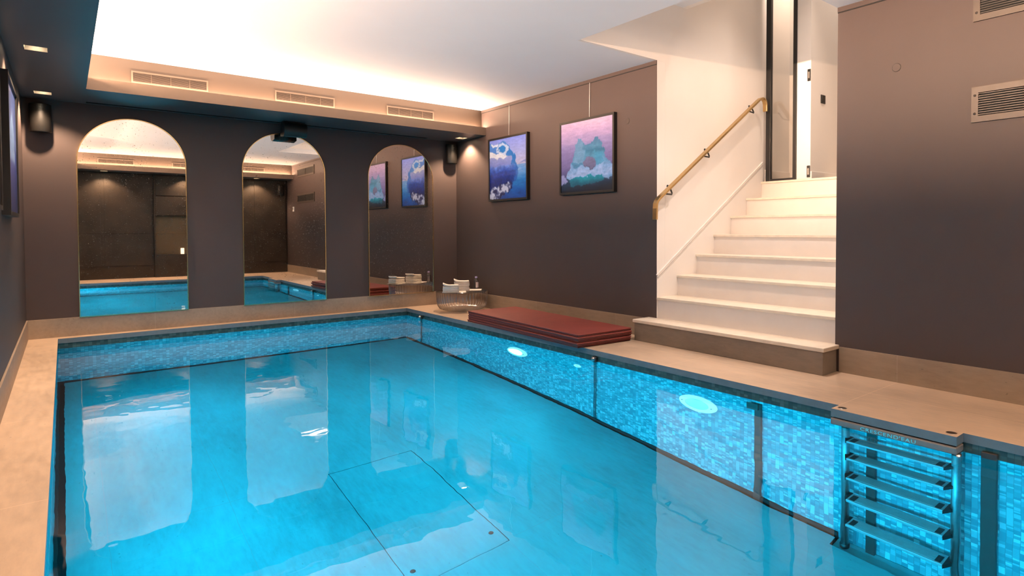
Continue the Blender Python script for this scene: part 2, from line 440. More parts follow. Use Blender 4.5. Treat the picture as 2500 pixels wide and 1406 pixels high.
# stairwell shell
mb = MB()
mb.box(2.80, 8.0, Y1, Y1+.1, H+.0005, 4.4, 'white'); mb.box(XR+.1005, 8.0, Y1, Y1+.1, 0, H+.0005, 'white'); struct(mb, 'wall_stair')
mb = MB(); mb.box(2.80, 2.8985, 1.80, Y1, H+.081, 2.86, 'white'); mb.box(2.80, XR+.1, 1.786, 1.886, H+.081, 2.86, 'white')
mb.box(XR+.1005, 5.0, 1.786, Y2, 0, 4.4, 'white'); struct(mb, 'wall_stairwell_near')
mb = MB(); mb.box(2.80, 4.047, 1.786, Y1, 2.80, 2.86, 'ceil'); mb.box(4.047, 4.10, 1.786, Y1, 2.80, 4.4, 'white'); mb.box(4.047, 8.0, .4, Y1+.1, 4.35, 4.45, 'ceil'); struct(mb, 'ceiling_stairwell')
mb = MB(); mb.box(5.262, 8.0, .4, Y1, 1.20, 8*RI, 'tread'); struct(mb, 'floor_landing')
mb = MB(); mb.box(4.9, 8.1, .3, .4, 1.2, 4.4, 'white'); mb.box(8.0, 8.1, .4, Y1+.1, 1.2, 4.4, 'white'); mb.box(4.9, 5.0, .4, 1.786, 1.2, 4.4, 'white'); struct(mb, 'wall_landing')
mb = MB(); mb.box(XD, 8.0, 2.917, 2.95, 8*RI, 4.35, 'white'); mb.box(XD, XD+.02, 2.95, 3.056, 8*RI, 4.35, 'white')
mb.box(5.75, 5.80, 2.95, Y1, 8*RI, 4.35, 'white'); struct(mb, 'wall_hall')
mb = MB(); mb.box(XD+.001, 8.0, 2.905, 2.917, 8*RI, 8*RI+.07, 'white', .003); mb.box(5.30, 5.75, Y1-.012, Y1, 8*RI, 8*RI+.12, 'white', .003); struct(mb, 'baseboard_hall')
mb = MB(); mb.box(3.0, 4.60, 2.13, 2.15, 2.604, 2.7995, 'white'); mb.box(4.1005, 4.60, 2.13, 2.15, 2.7995, 3.2, 'white'); struct(mb, 'trim_light_block')  # unseen board added to cut the strip light on the stair wall
# door partition at the stair head: black steel frame and glass
door = bpy.data.objects.new('door_1', None); COL.objects.link(door); door.location = (XD, 3.21, 8*RI); door['kind'] = 'structure'
def dchild(mb, n): return local_child(mb.build(n), door)
ZT = 4.3
mb = MB(); mb.box(XD-.01, XD+.03, 3.333, 3.384, 8*RI, ZT, 'black', .003); mb.box(XD-.01, XD+.03, 3.056, 3.094, 8*RI, ZT, 'black', .003)
mb.box(XD-.01, XD+.03, 3.094, 3.333, 8*RI, 8*RI+.022, 'black', .003); mb.box(XD-.01, XD+.03, 3.094, 3.333, ZT-.04, ZT, 'black', .003); dchild(mb, 'door_frame')
mb = MB(); mb.box(XD+.006, XD+.014, 3.094, 3.333, 8*RI+.022, ZT-.04, 'glass'); dchild(mb, 'glass')
for zz in (2.335, 1.445):
    hg = thing('door_hinge', ('upper' if zz > 2 else 'lower')+' dark concealed hinge on the white jamb at the stair head', 'hinge', (XD, 2.94, zz))
    mb = MB(); mb.box(XD-.008, XD+.001, 2.918, 2.95, zz-.055, zz+.055, 'black', .004); local_child(mb.build('hinge_plate'), hg)
    mb = MB(); mb.box(XD-.012, XD-.006, 2.926, 2.942, zz-.03, zz+.03, 'hinge', .002); local_child(mb.build('knuckle'), hg)
sw = thing('light_switch', 'small black square switch plate on the white hall wall', 'switch', (5.485, 2.917, 2.14))
mb = MB(); mb.box(5.445, 5.525, 2.909, 2.917, 2.098, 2.178, 'black', .002); local_child(mb.build('switch_plate'), sw)
mb = MB(); mb.box(5.462, 5.508, 2.905, 2.909, 2.112, 2.164, 'black', .002); local_child(mb.build('rocker'), sw)

# ================================================================== STAIRCASE
st = thing('staircase', 'white painted staircase with cream stone treads rising behind the dark right wall', 'staircase', (XR, (Y1+Y2)/2, 0))
def schild(mb, n): return local_child(mb.build(n), st)
# plinth step projecting on the deck
mb = MB(); mb.box(3.545, XR-.0115, 1.870, 3.498, 0, RI-.026, 'plinth', .002); schild(mb, 'plinth')
mb = MB(); mb.box(3.533, XR-.0005, 1.858, 3.510, RI-.026, RI, 'tread', .004); mb.box(XR-.0005, XR+.06, Y2+.001, Y1-.001, RI-.026, RI, 'tread'); schild(mb, 'tread')
for k in range(2, 9):
    x = XR+(k-2)*RUN; z = k*RI
    mb = MB(); mb.box(x+.012, x+.03, Y2+.0005, Y1-.0005, z-RI, z-.02, 'riser'); schild(mb, 'riser')
    mb = MB(); mb.box(x-.004, x+RUN+.03, Y2+.0005, Y1-.0005, z-.02, z, 'tread', .003); schild(mb, 'tread')
# skirting moulding along the flight
mb = MB()
A = Vector((XR+.001, Y1, .518)); B = Vector((XD-.002, Y1, 1.560))
for off, w_, d_ in ((0, .012, .010), (-.016, .006, .006), (.014, .008, .014)):
    nrm = Vector((-(B-A).z, 0, (B-A).x)).normalized()
    a = A+nrm*off; c = B+nrm*off
    a = a+(c-a).normalized()*(.001)
    mb.ngon_prism([a-nrm*w_*.5, c-nrm*w_*.5, c+nrm*w_*.5, a+nrm*w_*.5], (0, -1, 0), d_, 'white')
# panel face below moulding
mb.ngon_prism([A-Vector((0, 0, .03)), Vector((XR+.001, Y1, RI)), Vector((XD-.002, Y1, 1.3)), B-Vector((0, 0, .03))], (0, -1, 0), .003, 'white')
struct(mb, 'trim_3')

# handrail
hr = thing('handrail', 'slim brass handrail climbing the white stair wall on black brackets', 'handrail', (4.4, Y1-.075, 1.6))
yh = Y1-.075
path = [(3.628, yh, .985), (3.630, yh, 1.075)]
c0 = Vector((3.628, yh, 1.115)); 
path += [(3.634, yh, 1.115), (3.645, yh, 1.136), (3.668, yh, 1.158)]
path += [(5.070, yh, 2.140), (5.100, yh, 2.158), (5.130, yh, 2.168), (5.158, yh, 2.164), (5.180, yh, 2.148), (5.190, yh, 2.120), (5.192, yh, 2.05)]
mb = MB(); mb.tube(path, .016, 'brass', up=(0, 1, 0), rect=(.022, .010)); rail = local_child(mb.build('rail'), hr)
bv = rail.modifiers.new('round', 'BEVEL'); bv.width = .004; bv.segments = 2
for bx in (3.815, 4.310, 4.985):
    t = (bx-3.668)/(5.07-3.668); bz = 1.158+t*(2.14-1.158)
    mb = MB()
    pts = [(bx-.062, yh, bz-.052), (bx-.055, yh, bz-.062), (bx+.018, yh+.006, bz-.064), (bx+.040, yh+.020, bz-.052), (bx+.046, yh+.040, bz-.020), (bx+.046, yh+.058, bz+.004), (bx+.046, yh+.0745, bz+.010)]
    mb.tube(pts, .0072, 'black', 10); mb.lathe([(.0, -.003), (.012, -.003), (.012, 0)], (bx+.046, Y1, bz+.010), 'black', 20, 'y')
    local_child(mb.build('bracket'), hr)

# ================================================================== MIRRORS
MW, MG, MX0, MZ0, MZT = .796, .466, .087, .155, 1.903
names = ['tall arched mirror with thin gold frame, the one nearest the left wall',
         'tall arched mirror with thin gold frame, the middle one behind the hanging speaker',
         'tall arched mirror with thin gold frame, the one beside the glass table']
def arch(w, z0, zt, y, ins=0., n=40):
    r = w/2-ins; zc = zt-w/2
    pts = [(-r, y, z0+ins), (r, y, z0+ins)]
    pts += [(r*math.cos(PI*i/n), y, zc+r*math.sin(PI*i/n)) for i in range(n+1)]
    return pts
def mk_mirror(x0, label):
    t = thing('arched_mirror', label, 'mirror', (x0+MW/2, YB, MZ0), 0, 'arched mirrors on the back wall')
    mb = MB(); mb.ring(arch(MW, 0, MZT-MZ0, 0), arch(MW, 0, MZT-MZ0, 0, .007), (0, -1, 0), .018, 'gold'); mb.build('mirror_frame', t)
    mb = MB(); mb.ngon_prism(arch(MW, 0, MZT-MZ0, -.0, .0068), (0, -1, 0), .014, 'mirror'); mb.build('mirror_glass', t)
    return t
m0 = mk_mirror(MX0, names[0])
for i in (1, 2): copy_tree(m0, (MX0+i*(MW+MG)+MW/2, YB, MZ0), label=names[i])

# ================================================================== VENTS
def vent(name, label, loc, w, h, nsl, fm, sm, rz, group, fr=.012, depth=.006, screws=False, dbl=False):
    """built facing -y, centred on loc; rz turns it"""
    t = thing(name, label, 'vent', loc, rz, group)
    o_ = [(-w/2, 0, -h/2), (w/2, 0, -h/2), (w/2, 0, h/2), (-w/2, 0, h/2)]
    i_ = [(-w/2+fr, 0, -h/2+fr), (w/2-fr, 0, -h/2+fr), (w/2-fr, 0, h/2-fr), (-w/2+fr, 0, h/2-fr)]
    mb = MB(); mb.ring(o_, i_, (0, -1, 0), depth, fm); mb.build('vent_frame', t)
    mb = MB(); mb.box(-w/2+fr, w/2-fr, -.0012, -.0002, -h/2+fr, h/2-fr, 'gap'); mb.build('vent_backing', t)
    mb = MB(); ih = h-2*fr; p = ih/nsl
    for k in range(nsl):
        zc = -ih/2+(k+.5)*p
        a = [(-w/2+fr, -.0015, zc+p*.16), (-w/2+fr, -depth*.9, zc-p*.10), (-w/2+fr, -depth*.9, zc+p*.16), (-w/2+fr, -.0015, zc+p*.36)]
        mb.ngon_prism(a, (1, 0, 0), w-2*fr, sm)
    for q in ((-.25, 0, .25) if not dbl else (0,)):
        mb.box(w*q-.0015, w*q+.0015, -depth*.95, -.001, -ih/2, ih/2, sm)
    mb.build('louvre', t)
    if screws:
        for sx in (-1, 1):
            for sz in (-1, 1):
                mb = MB(); mb.lathe([(0, -.003), (.006, -.002), (.007, 0)], (sx*(w/2-fr/2), -depth, sz*(h/2-fr*1.4)), 'slat', 12, 'y'); mb.build('screw', t)
    return t
for x0, x1, nm in ((.436, .977, 'nearest the left wall'), (1.513, 2.054, 'above the hanging speaker'), (2.586, 3.119, 'nearest the picture wall')):
    vent('cove_vent', 'cream slatted air vent in the back ceiling cove, the one '+nm, ((x0+x1)/2, YRB, 2.161), x1-x0, .097, 9, 'ventw', 'ventw', 0, 'cream cove vents')
for x0, x1, nm in ((.474, 1.004, 'first mirror, by its rounded top'), (1.59, 2.12, 'first mirror, at its gold edge'), (2.70, 3.193, 'middle mirror')):
    vent('cove_vent', 'cream slatted rear cove vent seen reflected in the '+nm, ((x0+x1)/2, YRN, 2.163), x1-x0, .09, 9, 'ventw', 'ventw', PI, 'cream cove vents')
vent('wall_vent', 'large bronze screw-fixed louvred grille, the upper one at the wall top', (XR, .57, 2.105), 1.125, .185, 10, 'ventd', 'slat', -PI/2, 'bronze grilles on the right wall', .032, .012, True, True)
vent('wall_vent', 'large bronze screw-fixed louvred grille, the lower one at mid wall', (XR, .57, 1.570), 1.13, .187, 10, 'ventd', 'slat', -PI/2, 'bronze grilles on the right wall', .032, .012, True, True)
# round flush covers
for y, z, r, lab in ((3.77, 1.850, .030, 'small round flush cover plate beside the lilac iceberg picture'), (1.528, 1.853, .026, 'small round flush cover plate on the wall right of the stairs')):
    t = thing('wall_cover_plate', lab, 'wall cover', (XR, y, z), 0, 'round flush covers')
    mb = MB(); mb.lathe([(0, -.0035), (r*.86, -.0035), (r*.9, -.002)], (0, 0, 0), 'paint', 32, 'x'); [setattr(f, 'smooth', False) for f in mb.bm.faces]; mb.build('disc', t)
    mb = MB(); mb.lathe([(r*.9, -.001), (r*.9, -.0025), (r*.97, -.0025), (r*.97, 0)], (0, 0, 0), 'slat', 32, 'x'); mb.build('rim', t)
# thermostat near the rear corner
t = thing('wall_thermostat', 'small white square wall thermostat reflected in the middle mirror', 'thermostat', (XR, -.28, 1.36))
mb = MB(); mb.box(-.018, 0, -.035, .035, -.05, .05, 'white_plastic', .004); mb.build('casing', t)
mb = MB(); mb.box(-.020, -.0178, -.016, .016, -.012, .030, 'black'); mb.build('display', t)

# ================================================================== DOWNLIGHTS
dlab = ['nearest the back corner above the left speaker', 'second from the back wall along the left soffit', 'in the back soffit above the right corner speaker',
        'in the rear soffit reflected in the first mirror', 'in the rear soffit reflected in the middle mirror']
for (x, y), lb in zip(FITTED, dlab):
    t = thing('recessed_downlight', 'rectangular recessed downlight '+lb, 'downlight', (x, y, ZS), 0, 'recessed downlights in the soffit')
    w, d = DW-.0005, DD-.0005
    mb = MB()
    e = [(-w, -d), (w, -d), (w, d), (-w, d)]
    for i in range(4):
        (xa, ya), (xb, yb) = e[i], e[(i+1) % 4]
        mb.face([(xa, ya, .0005), (xb, yb, .0005), (xb*.93, yb*.93, .029), (xa*.93, ya*.93, .029)], 'housing')
    mb.face([(-w*.93, -d*.93, .029), (w*.93, -d*.93, .029), (w*.93, d*.93, .029), (-w*.93, d*.93, .029)], 'slat'); mb.build('housing', t)
    mb = MB(); mb.lathe([(0, .022), (.030, .022), (.034, .0285)], (0, 0, 0), 'lampglow', 24); mb.build('lamp', t)

# slot diffuser (black linear rail) in the back soffit
t = thing('ceiling_slot', 'long black linear slot set in the back soffit above the mirrors', 'slot diffuser', ((SLX0+SLX1)/2, (SLY0+SLY1)/2, ZS))
mb = MB(); mb.box(SLX0+.0005, SLX1-.0005, SLY0+.0005, SLY1-.0005, ZS+.012, ZS+.0295, 'gap'); local_child(mb.build('slot_backing'), t)
mb = MB()
for yy in (SLY0+.0005, SLY1-.0035): mb.box(SLX0+.0005, SLX1-.0005, yy, yy+.003, ZS-.002, ZS+.012, 'black')
local_child(mb.build('slot_trim'), t)

# ================================================================== SPEAKERS
def speaker(label, loc, rz, w=.142, h=.235, dep=.125):
    """upright D-shaped wall speaker, back towards +y, front bulging to -y"""
    t = thing('wall_speaker', label, 'speaker', loc, rz, 'black wall speakers')
    n = 18
    prof = [(w/2*math.cos(PI+PI*i/n), -dep*.45+dep*.55*math.sin(PI+PI*i/n)) for i in range(n+1)]
    back = [(w/2*.86, -.03), (-w/2*.86, -.03)]
    mb = MB(); mb.ngon_prism([(x*.97, y*.97-.002, -h/2+.006) for x, y in prof+back], (0, 0, 1), h-.012, 'black', False); mb.build('cabinet', t)
    # curved grille
    mb = MB(); k = mb.mi('speaker')
    rows = [-h/2, -h/2+.006, h/2-.006, h/2]; sc = [.95, 1., 1., .95]; grid = []
    for zz, s in zip(rows, sc): grid.append([mb.bm.verts.new((x*s, (y+dep*.45)*s-dep*.45, zz)) for x, y in prof])
    for A_, B_ in zip(grid, grid[1:]):
        for i in range(n):
            f = mb.bm.faces.new((A_[i], A_[i+1], B_[i+1], B_[i])); f.material_index = k; f.smooth = True
    f = mb.bm.faces.new(grid[-1]); f.material_index = k
    f = mb.bm.faces.new(grid[0][::-1]); f.material_index = k
    mb.build('grille', t)
    mb = MB(); mb.box(-.02, .02, -.032, -.0005, -.05, .05, 'black', .003); mb.box(-.03, .03, -.006, -.0005, -.075, .075, 'black', .002); mb.build('bracket', t)
    mb = MB(); mb.lathe([(0, -.003), (.004, -.002), (.004, 0)], (0, -dep*.995, h*.33), 'hinge', 12, 'y'); mb.build('badge', t)
    return t
s0 = speaker('black curved wall speaker high in the left back corner', (-.136, YB, 1.832), 0)
copy_tree(s0, (3.632, YB, 1.838), label='black curved wall speaker high in the right back corner')
copy_tree(s0, (3.60, YN, 1.79), (0, 0, PI), 'black curved wall speaker in the rear corner, reflected in the middle mirror')
# centre speaker lying on its side, hung from the soffit
t = thing('hanging_speaker', 'black cylindrical speaker hung sideways under the soffit before the middle mirror', 'speaker', (1.785, 6.62, 1.915))
n = 22; hw = .104
prof = [(-.030+.062*math.cos(-PI/2-PI*i/n), .072*math.sin(-PI/2-PI*i/n)) for i in range(n+1)]   # (y,z) bulge to -y
prof = [(y-.02, z) for y, z in prof] + [(.045, .060), (.045, -.060)]
mb = MB(); mb.ngon_prism([(-hw+.004, y*.97, z*.97) for y, z in prof], (1, 0, 0), 2*hw-.008, 'black', True); mb.build('cabinet', t)
mb = MB(); k = mb.mi('speaker')
ar = prof[:n+1]; grid = [[mb.bm.verts.new((x, y, z)) for y, z in ar] for x in (-hw, hw)]
for i in range(n):
    f = mb.bm.faces.new((grid[0][i], grid[0][i+1], grid[1][i+1], grid[1][i])); f.material_index = k; f.smooth = True
mb.build('grille', t)
mb = MB(); mb.ngon_prism([(-hw-.004, y, z) for y, z in prof], (1, 0, 0), .006, 'black'); mb.build('end_cap', t)
mb = MB(); mb.ngon_prism([(hw-.002, y, z) for y, z in prof], (1, 0, 0), .006, 'black'); mb.build('end_cap', t)
mb = MB(); mb.box(-.10, .10, -.055, .03, .079, .0845, 'black', .001); mb.box(-.06, .06, -.03, .02, .05, .080, 'black'); mb.build('bracket', t)

# ================================================================== PICTURES
def fbm(x, y, sc, oct=4, seed=0.):
    return noise.fractal(Vector((x*sc, y*sc, seed)), .6, 2., oct)
def inside(poly, x, y):
    c = False; j = len(poly)-1
    for i in range(len(poly)):
        xi, yi = poly[i]; xj, yj = poly[j]
        if (yi > y) != (yj > y) and x < (xj-xi)*(y-yi)/(yj-yi)+xi: c = not c
        j = i
    return c
def lerp(a, b, t): t = max(0, min(1, t)); return tuple(p+(q-p)*t for p, q in zip(a, b))
def grad(stops, t):
    for (p, a), (q, b) in zip(stops, stops[1:]):
        if t <= q: return lerp(a, b, (t-p)/(q-p))
    return stops[-1][1]
def blue_berg(u, v):
    du, dv = fbm(u, v, 8, 6, 1)*.045, fbm(u, v, 8, 6, 5)*.032
    x, y = u+du, v+dv
    c = grad([(0, (138, 142, 216)), (.25, (170, 166, 214)), (.45, (200, 182, 205)), (.5, (150, 160, 205))], v)
    if v > .455:
        c = grad([(.455, (150, 165, 205)), (.55, (95, 150, 205)), (.64, (75, 140, 200)), (.74, (20, 115, 185)), (.86, (0, 92, 170)), (1, (12, 62, 135))], v+fbm(u*.25, v, 16, 3, 9)*.07)
    if .40 < y < .455 and u > .80 and y > .455-(u-.80)*.25: c = (140, 140, 190)
    berg = [(-.1, .03), (.06, .045), (.13, .075), (.24, .085), (.30, .055), (.44, .055), (.52, .10), (.58, .20), (.66, .27), (.72, .34), (.75, .42), (.77, .50), (-.1, .50)]
    if inside(berg, x, y):
        c = lerp((80, 125, 190), (36, 110, 178), (x-.3)/.35)
        if y > .24 and x < .62 and y > .20+x*.18: c = lerp((175, 170, 205), (120, 125, 190), (y-.25)/.2)     # shaded inner face
        if inside([(-.1, .19), (.1, .20), (.26, .245), (.45, .245), (.50, .29), (.38, .325), (.15, .31), (-.1, .27)], x, y): c = (244, 228, 228)
        if inside([(.03, .05), (.12, .08), (.25, .085), (.22, .12), (.10, .12), (.02, .09)], x, y): c = (232, 222, 232)
        dd = math.hypot((x-.37)/.135, (y-.165)/.085)
        if .75 < dd < 1.12 and y > .08: c = (205, 205, 228)
        elif dd <= .75: c = (40, 115, 180)
    refl = [(-.1, .46), (.30, .45), (.62, .44), (.77, .46), (.79, .55), (.80, .62), (.74, .70), (.64, .75), (.60, .84), (-.1, .86)]
    if inside(refl, x+fbm(u, v, 22, 3, 3)*.02, y):
        c = grad([(.45, (105, 130, 200)), (.50, (70, 100, 180)), (.545, (16, 62, 145)), (.70, (6, 38, 112)), (.84, (6, 26, 84))], y)
        if x > .60: c = lerp(c, (40, 105, 180), (x-.60)/.15)
        c = tuple(q*(1+fbm(u, v, 14, 4, 2)*.18) for q in c)
    foam = [(-.1, .90), (.10, .80), (.30, .76), (.45, .74), (.60, .74), (.58, .84), (.45, .92), (.28, 1.0), (-.1, 1.1)]
    if inside(foam, x, y):
        k = fbm(u, v, 9, 5, 12)
        c = lerp((20, 30, 78), (225, 215, 230), .42+k*1.5)
    return c
def lilac_berg(u, v):
    du, dv = fbm(u, v, 8, 6, 21)*.045, fbm(u, v, 8, 6, 25)*.032
    x, y = u+du, v+dv
    t = v+fbm(u*.3, v, 6, 4, 30)*.06
    c = grad([(0, (226, 178, 198)), (.15, (206, 160, 192)), (.32, (160, 134, 176)), (.55, (132, 112, 158)), (.75, (100, 88, 132)), (.82, (50, 76, 104)), (.88, (12, 44, 66)), (1, (8, 26, 40))], t)
    body = [(.10, .80), (.13, .72), (.22, .62), (.27, .44), (.30, .36), (.33, .27), (.36, .245), (.41, .25), (.45, .295), (.51, .335), (.60, .335), (.66, .295), (.69, .265), (.76, .30), (.80, .38), (.84, .50), (.90, .60), (1.1, .74), (1.1, .82), (.85, .85), (.5, .80), (.2, .83)]
    if inside(body, x, y):
        c = grad([(.25, (58, 112, 142)), (.40, (92, 140, 168)), (.54, (84, 146, 176)), (.64, (128, 166, 208)), (.74, (182, 194, 232)), (.85, (120, 165, 208))], y+fbm(u, v, 6, 4, 34)*.10)
        if .27 < x < .45 and y < .62: c = lerp(c, (128, 158, 188), .6)
        if x > .48 and .38 < y < .50: c = lerp(c, (34, 106, 130), .75*max(0, 1-abs(y-.44)/.06))
        if inside([(.66, .45), (.80, .50), (.84, .62), (.70, .66)], x, y): c = lerp(c, (66, 150, 182), .7)
        if inside([(.24, .58), (.45, .60), (.44, .63), (.25, .64)], x, y): c = lerp(c, (40, 118, 150), .6)
    dd = math.hypot((x-.57)/(.115-.10*max(0, .60-y)), (y-(.605))/.095)
    if dd < 1 and (y > .52 or True):
        c = lerp((128, 118, 150), (100, 96, 124), y*2-.9)
        if dd > .9 and y > .62: c = (60, 72, 100)
    if inside([(.18, .84), (.30, .80), (.45, .765), (.62, .79), (.80, .79), (.82, .86), (.66, .90), (.40, .92), (.2, .90)], x, y):
        c = lerp((0, 160, 172), (0, 96, 116), (y-.77)/.12)
    if inside([(-.1, .76), (.04, .74), (.10, .80), (.12, .86), (-.1, .90)], x, y): c = (168, 160, 205)
    return c
def sunset(u, v):
    t = v+fbm(u*.4, v, 5, 4, 41)*.10
    c = grad([(0, (120, 60, 70)), (.25, (190, 60, 48)), (.42, (225, 110, 60)), (.52, (70, 50, 80)), (.7, (40, 50, 90)), (1, (18, 26, 50))], t)
    return c
def pale_sea(u, v):
    t = v+fbm(u*.4, v, 5, 4, 51)*.10
    c = grad([(0, (60, 70, 110)), (.3, (130, 140, 190)), (.5, (150, 160, 205)), (.62, (60, 80, 150)), (1, (20, 34, 80))], t)
    if inside([(.3, .3), (.5, .2), (.75, .35), (.8, .6), (.2, .6)], u+fbm(u, v, 6, 3, 55)*.04, v): c = (190, 205, 235)
    return c
def picture(label, loc, rz, w, h, fn, nu, nv, wire=None, dep=.038, fw=.021):
    """built facing -y with its back on y=0"""
    t = thing('framed_picture', label, 'picture', loc, rz, 'framed iceberg pictures' if wire else None)
    o_ = [(-w/2, 0, -h/2), (w/2, 0, -h/2), (w/2, 0, h/2), (-w/2, 0, h/2)]
    i_ = [(-w/2+fw, 0, -h/2+fw), (w/2-fw, 0, -h/2+fw), (w/2-fw, 0, h/2-fw), (-w/2+fw, 0, h/2-fw)]
    mb = MB(); mb.ring(o_, i_, (0, -1, 0), dep, 'black'); mb.build('picture_frame', t)
    me = bpy.data.meshes.new('print'); iw, ih = w-2*fw+.002, h-2*fw+.002
    uu, vv = np.meshgrid(np.linspace(0, 1, nu+1), np.linspace(0, 1, nv+1))
    co_ = np.stack([-iw/2+iw*uu, np.full_like(uu, -dep+.008), ih/2-ih*vv], -1).reshape(-1, 3)
    px = np.array([[fn(i/nu, j/nv) for i in range(nu+1)] for j in range(nv+1)], float)
    for _ in range(3):                                   # soften the painted edges
        q = np.pad(px, ((1, 1), (1, 1), (0, 0)), 'edge')
        px = (q[1:-1, 1:-1]*2+q[:-2, 1:-1]+q[2:, 1:-1]+q[1:-1, :-2]+q[1:-1, 2:])/6
    br = np.array([[fbm(i/nu*.35, j/nv, 26, 4, 77.) for i in range(nu+1)] for j in range(nv+1)])
    px = np.clip(px*(1+br[..., None]*.06), 0, 255)/255
    lin = np.where(px <= .04045, px/12.92, ((px+.055)/1.055)**2.4)*np.array([.42, .58, .76])
    idx = np.arange((nu+1)*(nv+1)).reshape(nv+1, nu+1)
    fs_ = np.stack([idx[:-1, :-1], idx[1:, :-1], idx[1:, 1:], idx[:-1, 1:]], -1).reshape(-1, 4)
    me.from_pydata(co_.tolist(), [], fs_.tolist())
    ca = me.color_attributes.new('paint', 'FLOAT_COLOR', 'POINT')
    ca.data.foreach_set('color', np.concatenate([lin, np.ones(lin.shape[:2]+(1,))], -1).astype(np.float32).ravel())
    me.materials.append(M['art'])
    p = bpy.data.objects.new('print', me); COL.objects.link(p); p.parent = t
    mb = MB(); mb.box(-w/2+fw*.5, w/2-fw*.5, -dep*.6, -.001, -h/2+fw*.5, h/2-fw*.5, 'black'); mb.build('backing_board', t)
    if wire:
        mb = MB(); mb.tube([(wire[0], -.012, h/2-.01), (wire[0], -.006, wire[1]-loc[2])], .0022, 'white_plastic', 8); mb.build('hanging_wire', t)
    return t
picture('black framed picture of a blue iceberg mirrored in calm sea', (XR, 5.600, 1.582), -PI/2, .765, .705, blue_berg, 260, 240, (.003, H-.032))
picture('black framed picture of a twin-peaked iceberg under a lilac sky', (XR, 4.285, 1.594), -PI/2, .775, .700, lilac_berg, 260, 240, (.028, H-.032))
picture('glossy black framed picture on the left wall, the one nearer the mirrors', (XL, 4.86, 1.375), PI/2, .80, .775, pale_sea, 60, 60)
picture('glossy red-toned black framed picture on the left wall, cut by the photo edge', (XL, 3.50, 1.385), PI/2, .80, .775, sunset, 60, 60)

# ================================================================== REAR CUPBOARDS (seen in the mirrors)
def door_panel(mb, x0, x1, z0, z1, y):
    mb.box(x0, x1, y, y+.012, z0, z1, 'cabinet', .002)
def cupboard(label, x0, x1, splits):
    t = thing('panelled_cupboard', label, 'cupboard', ((x0+x1)/2, YN, 0))
    mb = MB(); mb.box(x0, x1, YN+.002, YN+.05, 0, ZS-.003, 'cabinet'); local_child(mb.build('carcass'), t)
    xs = [x0]+splits+[x1]
    for a, b_ in zip(xs, xs[1:]):
        mb = MB()
        for z0, z1 in ((.245, .835), (.850, 1.985)): door_panel(mb, a+.030, b_-.030, z0, z1, YN+.05)
        local_child(mb.build('door'), t)
    mb = MB(); mb.box(x0, x1, YN+.05, YN+.055, 0, .22, 'cabinet'); local_child(mb.build('kickboard'), t)
cupboard('dark bronze panelled cupboard behind the pool, reflected in the first mirror', -.24, 1.318, [.54])
cupboard('dark bronze panelled cupboard behind the pool, reflected in the middle mirror', 2.36, 3.72, [3.05])
nc = thing('niche_cabinet', 'dark cabinet with gold handled doors over an open glass niche, reflected in the first mirror', 'cabinet', (1.84, YN, 0))
mb = MB(); mb.box(1.325, 2.355, YN, YN+.03, 0, ZS-.003, 'cabinet'); mb.box(1.325, 1.347, YN+.03, YN+.10, 0, ZS-.003, 'cabinet'); mb.box(2.333, 2.355, YN+.03, YN+.10, 0, ZS-.003, 'cabinet')
mb.box(1.347, 2.333, YN+.03, YN+.09, 0, .443, 'cabinet'); mb.box(1.347, 2.333, YN+.03, YN+.085, 1.187, 1.20, 'cabinet'); local_child(mb.build('carcass'), nc)
mb = MB(); mb.box(1.347, 2.333, YN+.03, YN+.034, .443, 1.187, 'niche'); local_child(mb.build('niche_back'), nc)
mb = MB(); mb.box(1.347, 2.333, YN+.034, YN+.095, .845, .853, 'glass'); local_child(mb.build('glass_shelf'), nc)
for z0, z1 in ((1.205, 1.575), (1.590, 1.975)):
    for a, b_, hx in ((1.352, 1.872, 1.852), (1.880, 2.328, 1.905)):
        mb = MB(); mb.box(a, b_, YN+.085, YN+.10, z0, z1, 'cabinet', .002); d = local_child(mb.build('door'), nc)
        mb = MB(); zc = (z0+z1)/2+(.06 if z0 < 1.4 else .02); mb.box(hx-.005, hx+.005, YN+.10, YN+.118, zc-.065, zc+.065, 'gold', .002); hnd = mb.build('handle', d)
cd = tag((lambda mb: mb.lathe([(0, .0), (.028, 0), (.030, .004), (.030, .11), (.026, .118), (0, .113)], (0, 0, 0), 'candle', 24).build('candle', loc=(1.78, YN+.066, .4432)))(MB()),
         'lit ivory pillar candle standing in the dark niche, reflected in the first mirror', 'candle')

# ================================================================== POOL FITTINGS
def uwlight(label, y, z, lens, r=.150):
    t = thing('underwater_light', label, 'pool light', (PX1+s_, y, z), 0, 'underwater lights on the right pool wall')
    mb = MB(); mb.lathe([(r*.62, -.016), (r*.70, -.020), (r*.93, -.016), (r, -.006), (r, 0)], (0, 0, 0), 'uwring', 48, 'x'); mb.build('bezel', t)
    mb = MB(); mb.lathe([(0, -.020), (r*.30, -.018), (r*.63, -.013)], (0, 0, 0), lens, 40, 'x'); mb.build('lens', t)
    for q in (.35, PI+.35):
        mb = MB(); mb.lathe([(0, -.004), (.006, -.003), (.007, 0)], (-.018, r*.82*math.cos(q), r*.82*math.sin(q)*.3), 'slat', 12, 'x'); mb.build('screw', t)
    return t
uwlight('round underwater light shining brightly, the one below the red mats', 4.425, -.470, 'lens_on')
uwlight('large pale round underwater light with white bezel below the stair step', 2.418, -.450, 'lens_dim')
t = thing('pool_inlet', 'small white ring inlet in the mosaic between the two pool lights', 'inlet nozzle', (PX1+s_, 3.602, -.374))
mb = MB(); mb.lathe([(.020, -.003), (.024, -.008), (.040, -.006), (.042, 0)], (0, 0, 0), 'uwring', 32, 'x'); mb.build('ring', t)
mb = MB(); mb.lathe([(0, -.002), (.021, -.002)], (0, 0, 0), 'lens_dim', 24, 'x'); mb.build('nozzle', t)
